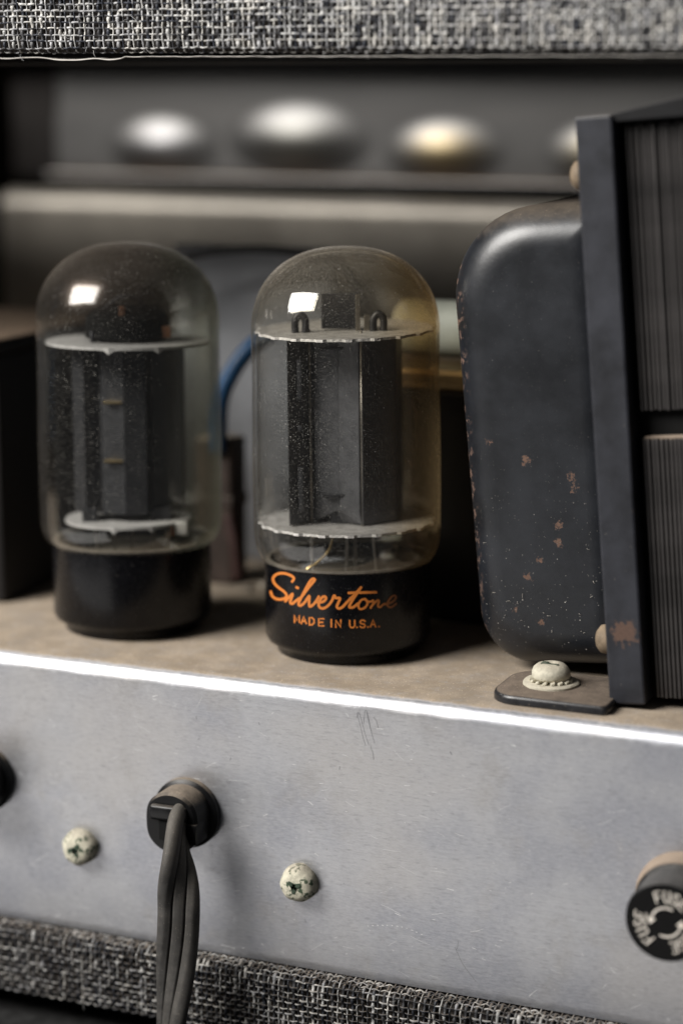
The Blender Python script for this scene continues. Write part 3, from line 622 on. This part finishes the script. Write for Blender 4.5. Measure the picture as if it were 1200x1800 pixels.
for zi, (za, zb) in enumerate(((53.6, 103.4), (1.2, 48.6))):
    for k in range(26):
        hz = random.uniform(-.25, .25); o = mesh('lamination', *box(0, .56, random.uniform(-.08, .08), 6, za, zb + hz, .08, 1), M['lam'], TR) if (k < 3) else None
        if o: (pool := pool + [o.data] if k else [o.data])
        else: o = bpy.data.objects.new('lamination', pool[k % 3]); sc.collection.objects.link(o); o.parent = TR
        o.location = Vector((8.0 + k * .80, 3.1 + random.uniform(-.18, .18), random.uniform(-.1, .1))) * MM; o.rotation_euler = (random.uniform(-.003, .003), random.uniform(-.0015, .0015), 0)
ledge = MB(); ledge.add(*box(8, 36, 3.6, 20, 48.0, 48.9, .2)); ledge.build('core_ledge', M['tan'], TR)
dm = lambda r, h: [(r, 0), (r, h * .35), (r * .92, h * .7), (r * .6, h * .95), (.05, h)]
for lx, ly, lz in ((-0.3, 8.6, 95.2), (-0.3, 7.0, 11.0)):
    v, f = capped(dm(2.8, 3.0), 28); mesh('bolt_head', [(-z + lx - .4, x + ly, y + lz) for x, y, z in v], f, M['bolt'], TR, True, auto=40)
foot = MB()
fo = []
for cx_, cy_, r, a0 in ((37.9, -25.6, 5.2, 180), (60.6, -25.6, 1.2, 270), (60.6, -7, 1., 0), (37.9, -7, 5.5, 90)):
    sx = 1 if cx_ < 50 else -1; sy = 1 if cy_ < -20 else -1
    for k in range(9): a = rad(a0 + 90 * k / 8); fo.append((cx_ + sx * r + r * math.cos(a), cy_ + sy * r + r * math.sin(a)))
n = len(fo); v = []
cen = (49, -16)
for ins, z in ((.0, .15), (.0, 1.1), (.25, 1.6), (.7, 1.8)):
    for x, y in fo: d = Vector((cen[0] - x, cen[1] - y)).normalized() * ins; v.append((x + d.x, y + d.y, z))
f = [list(range(n)), list(range(3 * n, 4 * n))] + [[i * n + k, i * n + (k + 1) % n, (i + 1) * n + (k + 1) % n, (i + 1) * n + k] for i in range(3) for k in range(n)]
fobj = mesh('mounting_foot', v, f, M['foot'], TR, True, auto=40)
fobj.matrix_parent_inverse = (Matrix.Translation(Vector((59.5, -20, 0)) * MM) @ Matrix.Rotation(LEAN, 4, 'Y')).inverted()
# dust flecks and lint on the bell
lt = MB(); rl = random.Random(12)
for k in range(22):
    x = rl.uniform(-27, 0); z = 9 + abs(rl.gauss(0, 9)); a = rl.uniform(0, 3.14); L = rl.uniform(.15, .8)
    y = 12.4 - .05
    if z < 11: y += (11 - z) ** 2 * .06
    lt.add(*tube(catmull([(x, y, z), (x + L * .5 * math.cos(a) + rl.uniform(-.2, .2), y - .25, z + L * .5 * math.sin(a)), (x + L * math.cos(a), y - .05, z + L * math.sin(a) + rl.uniform(-.3, .3))], 3), .035, 4, False))
kind(lt.build('lint', M['lint'], TR, True), 'stuff')

# corroded screw with washers on the foot
SC = thing('screw', 'chalky white corroded screw and washer on the black transformer foot', 'screw', (46.9, -15.2, 1.8))
mesh('flat_washer', *capped([(5.2, 0), (5.2, .35), (4.9, .6), (1, .62)], 48, fn=lambda r, z, a: r * (1 + .012 * math.sin(5 * a) + .01 * math.sin(9 * a + 1))), M['zinc_clean'], SC, True, auto=40)
tw = MB()
for k in range(16):
    a = 2 * math.pi * k / 16; c_a, s_a = math.cos(a), math.sin(a); bx = box(2.4, 4.05, -.42, .42, .65, 1.15, .1, 1)
    q = [(x, y, z + (.35 * y)) for x, y, z in bx[0]]; tw.add([(x * c_a - y * s_a, x * s_a + y * c_a, z) for x, y, z in q], bx[1])
tw.build('toothed_washer', M['zinc_clean'], SC)
hp = [(1.5, .7), (3.35, 1.1), (3.6, 1.6), (3.55, 2.4), (3.2, 3.2), (2.6, 3.7), (1.6, 4.0), (.9, 4.0), (.5, 3.7), (.05, 3.5)]
hd = mesh('screw_head', *lathe(hp, 40, fn=lambda r, z, a: r * (1 + .02 * math.sin(3 * a + z))), M['zinc_clean'], SC, True)
for k in range(2):
    mesh('drive_slot', *box(-1.7, -.5 if k == 0 else 1.7, -.32 if k == 0 else -1.2, .32 if k == 0 else -.6, 3.85, 4.06, .05), M['recess'], SC)

# ------------------------------------------------------------------ front panel hardware
def panel_screw(loc, label, rot):
    S_ = thing('panel_screw', label, 'screw', loc, (0, rot, 0), 'corroded screws in the front panel')
    pr = [(3.6, -.1), (3.65, .9), (3.5, 1.9), (3.0, 2.7), (2.2, 3.15), (1.2, 3.3), (.05, 3.3)]
    mesh('screw_head', *tomy(lathe(pr, 40, fn=lambda r, z, a: r * (1 + .03 * math.sin(3 * a + 1) + .02 * math.sin(7 * a)))), M['zinc'], S_, True)
    for k in range(3):
        a = rad(90 + 120 * k); v, f = box(-.72, .72, -3.42, -3.0, -.2, 1.45, .1, 1)
        v = [(x * (1 - z / 2.4), y, z) for x, y, z in v]
        mesh('drive_recess', [(x * math.cos(a) - z * math.sin(a), y, x * math.sin(a) + z * math.cos(a)) for x, y, z in v], f, M['recess'], S_)
panel_screw((-44.6, PY, -38.0), 'pale corroded screw in the panel left of the power cord', 0)
panel_screw((2.8, PY, -38.3), 'pale corroded screw in the panel right of the power cord', .6)

def grommet(name, loc, label, cat):
    G = thing(name, label, cat, loc)
    v, f = tomy(capped([(6.9, 0), (6.9, 1.3), (6.5, 1.6), (6.1, 1.8), (6.1, 7.0), (5.6, 7.6), (2.0, 7.7)], 56, fn=lambda r, z, a: r * (1 - .10 * (abs(math.cos(a)) ** 8) * (z > 1.7))))
    mesh('grommet_body', v, f, M['rubber'], G, True, auto=35)
    v, f = box(-4.2, 3.6, -8.6, -3, .9, 4.0, .7, 3); v = [(x, y, z - .028 * x * x) for x, y, z in v]
    mesh('strain_clamp', v, f, M['rubber_clean'], G, True, auto=40)
    v, f = box(1.2, 5.6, -8.1, -3, -3.6, .5, .35, 2); mesh('locking_tab', v, f, M['rubber_clean'], G, True, auto=40)
    mesh('cord_slot', *box(-2.4, 1.0, -7.9, -6, -3.4, .6, .1), M['dark'], G)
    return G
GX, GZ = -20.9, -27.6
grommet('cord_grommet', (GX, PY, GZ), 'round black strain relief grommet gripping the grey power cord', 'grommet')
G2 = grommet('cord_grommet', (-66.6, PY, -26.6), 'round black grommet cut off by the left edge of the panel', 'grommet')

def cord():
    path = catmull([(-20.0, -33, -27.0), (-19.0, -37.8, -27.4), (-18.0, -40.6, -30.0), (-17.0, -42.5, -34.0), (-16.4, -43.5, -43.0), (-17.0, -44, -54), (-18.0, -44.5, -66), (-18.8, -45, -82)], 14)
    n = 120; v = []; f = []; m = len(path)
    for i, p in enumerate(path):
        u = i / (m - 1); s = (p - path[0]).length
        tg = (path[min(i + 1, m - 1)] - path[max(i - 1, 0)]).normalized()
        side = Vector((1, 0, 0)); side = (side - tg * side.dot(tg)).normalized(); nor = side.cross(tg)
        z = p.z; sm = lambda q: (lambda c: c * c * (3 - 2 * c))(max(0., min(1., q)))
        ang = rad(23 + 72 * sm((z + 43) / 15) - 56 * sm((-43 - z) / 25)) if i > 8 else rad(95)
        ca, sa = math.cos(ang), math.sin(ang); a1 = side * ca + nor * sa; a2 = nor * ca - side * sa
        for k in range(n):
            t = 2 * math.pi * k / n; ct, st = math.cos(t), math.sin(t)
            lx = math.copysign(abs(ct) ** .75, ct) * 4.0; q = max(0., (abs(lx) - 2.5) / 1.5)
            ly = math.copysign(1.5 * math.sqrt(max(0., 1 - q * q)), st) * (.95 + .05 * math.cos(2 * math.pi * lx / 2.5)) * (1 - .36 * math.exp(-((abs(lx) - 1.25) / .10) ** 2))
            v.append(p + a1 * lx + a2 * ly)
    for i in range(m - 1):
        for k in range(n): f.append([i * n + k, i * n + (k + 1) % n, (i + 1) * n + (k + 1) % n, (i + 1) * n + k])
    f += [list(range(n)), list(range((m - 1) * n, m * n))]
    return v, f
tag(mesh('power_cord', *cord(), M['cord'], None, True, auto=70), 'flat grey three conductor power cord hanging twisted down the panel', 'cord')

FU = thing('fuse_holder', 'black knurled fuse holder cap with white lettering at lower right of panel', 'fuse holder', (76.6, PY, -30.2))
mesh('bezel_nut', *tomy(capped([(8.6, 0), (8.6, .5), (8.2, 1.7), (7.9, 3.2), (7.9, 3.8), (5, 3.9)], 64)), M['tan'], FU, True, auto=35)
capo = mesh('cap', *tomy(capped([(7.0, 3.6), (7.75, 3.9), (7.75, 4.2), (7.3, 4.8), (7.3, 11.3), (7.15, 11.9), (6.9, 12.1), (1, 12.1)], 160, fn=lambda r, z, a: r * (1 - (.018 if 4.9 < z < 11 or abs(z - 4.8) < .01 else 0) * (1 if math.cos(48 * a) > 0 else 0)))), M['cap'], FU, True, auto=30)
fl = MB(); kk = 0
for ctr in (-12, -132 + 264, 108):
    pass
for ctr in (10, -110, 130):         # degrees clockwise from the top
    for i, c in enumerate('FUSE'):
        a = rad(ctr + (i - 1.5) * 19.5)
        for stp in ABC[c]:
            P = [((x - .5) * 1.0, 3.65 + y * 1.9) for x, y in stp]; v, f = ribbon2d(P, .28, False)
            fl.add([(p.x * math.cos(a) + p.y * math.sin(a), -12.13 - kk * .002, -p.x * math.sin(a) + p.y * math.cos(a)) for p in v], f); kk += 1
fl.build('lettering', M['white_print'], capo)
for a0 in (22, 200):
    P = [(2.6 * math.sin(rad(a0 - k * 11.5)), 2.6 * math.cos(rad(a0 - k * 11.5))) for k in range(10)]
    am = MB(); v, f = ribbon2d(P, .36); am.add([(p.x, -12.13, p.y) for p in v], f)
    e = Vector(P[-1]); tg = (Vector(P[-1]) - Vector(P[-2])).normalized(); nn = Vector((-tg.y, tg.x)); b = e - tg * .1
    T3 = [b + nn * .8, b - nn * .8, e + tg * 1.15]; am.add([(p.x, -12.145, p.y) for p in T3], [[0, 1, 2]]); am.build('arrow', M['white_print'], capo)

# ------------------------------------------------------------------ things further back
BY = 170
bp = thing('rear_shield', 'dull sheet metal shield across the back with a dusty ledge', 'shield', (-10, BY, 80))
def rb(o, T, off): o.parent = T; o.matrix_parent_inverse = Matrix.Translation(-Vector(off) * MM); return o
m1 = MB(); m1.add(*box(-163, 106, BY, BY + 2, 82, 100.5)); m1.add(*box(-163, 106, BY + 1.0, BY + 3, 100.5, 115.4)); rb(m1.build('upper_sheet', M['backmetal'], None), bp, (-10, BY, 80))
m1 = MB(); m1.add(*box(-178, -163.2, BY + .5, BY + 2.5, 82, 115.4)); rb(m1.build('edge_fade_strip', M['edge_metal'], None), bp, (-10, BY, 80))  # dark strip added to fade the sheet's end into the darkness beside it
m1 = MB(); m1.add(*box(-163, 106, BY - 7, BY, 82, 83.6, .4)); rb(m1.build('ledge', M['backmetal'], None), bp, (-10, BY, 80))
lo = thing('lower_panel', 'warm grey metal panel with rolled top edge behind the glass tubes', 'panel', (-10, BY - 4, 0))
rp = arc(BY - 13, 73.6, 5.4, 10, 180, 12) + [(BY - 19.4, 40), (BY - 22, 1), (BY - 7.6, 1)]
rb(mesh('panel_sheet', *extrude_x(rp, -171, 106, 1, True), M['backmetal_low'], None, True, auto=40), lo, (-10, BY - 4, 0))
def bump(x, z, rx, rz, dy, tint, label):  # invented bump standing in for a reflection, its bright centre painted by vertex tint
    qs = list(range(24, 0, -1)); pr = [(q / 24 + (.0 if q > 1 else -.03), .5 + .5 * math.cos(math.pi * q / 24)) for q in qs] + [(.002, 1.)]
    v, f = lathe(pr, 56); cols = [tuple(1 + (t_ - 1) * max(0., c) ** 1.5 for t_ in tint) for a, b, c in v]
    o = mesh('reflection_bump', [(a * rx + x + 10, -.02 - c * dy, b * rz + z - 80) for a, b, c in v], f, M['backmetal_tinted'], bp, True, cols=cols); o['label'] = label
bump(-128.5, 91, 18, 9.5, 2.1, (1.45, 1.45, 1.5), 'silver bump shaped and tinted as a blurred reflection')
bump(-86, 93.5, 22, 11, 2.3, (1.2, 1.2, 1.12), 'wide grey green bump shaped and tinted as a blurred reflection')
bump(-43, 91, 18, 9.5, 2.1, (2.1, 1.7, 1.0), 'warm yellow bump shaped and tinted as a blurred reflection')
bump(2, 91, 18, 9.5, 2.1, (2.0, 1.7, 1.05), 'warm yellow bump shaped and tinted as a reflection half hidden by transformer frame')

tag(mesh('divider_plate', *box(-70, -30, 63, 65, .1, 73.5, .5), M['can']), 'blurred grey metal plate standing upright between the two tubes', 'metal plate')

lb = thing('choke_box', 'black box with dusty tan top at the far left of the chassis', 'transformer', (-105, 30, 0))
mesh('box_body', *box(-34, 23, -26, 28, .1, 54, 1.), M['boxblack'], lb)
mesh('top_cover', *box(-34, 23.3, -26.3, 28.3, 54, 57.2, .8), M['boxblack'], lb)
rbx = thing('output_transformer', 'black box with brass coloured top lip behind the lettered tube', 'transformer', (12, 44, 0))
mesh('box_body', *box(-18, 24, -18, 18, .1, 48.6, .8), M['boxblack'], rbx)
mesh('top_lip', *box(-18.4, 24.4, -18.4, 18.4, 48.8, 53.2, 1.2), M['brass'], rbx)
pgc = thing('paper_capacitor', 'pale greenish paper capacitor lying on the brass lipped box', 'capacitor', (12, 40, 59.6))
v, f = capped([(5.0, -17), (6.0, -16), (6.0, 16), (5.0, 17)], 40); mesh('paper_body', [(z, x, y) for x, y, z in v], f, M['palegreen'], pgc, True, auto=40)
for s_ in (-1, 1): mesh('lead_wire', *tube([(s_ * 16.8, 0, 0), (s_ * 21, 0, -.5), (s_ * 22, 0, -5.5)], .5), M['nickel'], pgc, True)

tag(mesh('blue_wire', *tube(catmull([(-37, 44, 56), (-40.5, 41, 53.2), (-44.2, 39, 47.5), (-46.5, 38, 41), (-47, 38, 30)], 6), 1.9, 14), M['bluewire'], None, True), 'blurred thick blue wire curving between the two tubes', 'wire')
tag(mesh('black_cable', *tube(catmull([(-72, 50, 62), (-66, 50, 68.5), (-58, 50, 72.2), (-48, 50, 73.7), (-36, 50, 73.8), (-24, 50, 72), (-18, 50, 66)], 6), 1.0, 12), M['blackwire'], None, True), 'blurred black cable arching behind the two tubes', 'cable')
tbk = thing('terminal_block', 'small dark brown block with red sleeve behind the smoky tube', 'terminal block', (-48, 42, 0))
mesh('block_body', *box(-5, 4, -4, 4, .1, 33, .8), M['brown'], tbk)
mesh('block_band', *box(-5.2, 4.2, -4.2, 4.2, 17.5, 20, .3), M['brown'], tbk)
mesh('red_sleeve', *tube(catmull([(3.5, -4.5, 16), (5.5, -5.5, 10), (6.5, -6, 2)]), 1.3), M['red'], tbk, True)
r5 = random.Random(5); dl = MB()
for (x, y, r) in ((-50, 44, 1.7), (-47.6, 43, 1.0), (-52, 40, .9), (-44.5, 46, 1.2)):
    v, f = capped([(r * .7, 0), (r, r * .35), (r * .8, r * .7), (.1, r * .85)], 14, fn=lambda q, z, a: q * r5.uniform(.8, 1.15)); dl.add([(a + x + 14, b - 6 + y, c + .05) for a, b, c in v], f)
kind(dl.build('dust_clumps', M['dustlump'], None, True), 'stuff')
tag(bpy.data.objects['dust_clumps'], 'pale dust clumps on the chassis behind the tubes', 'dust')
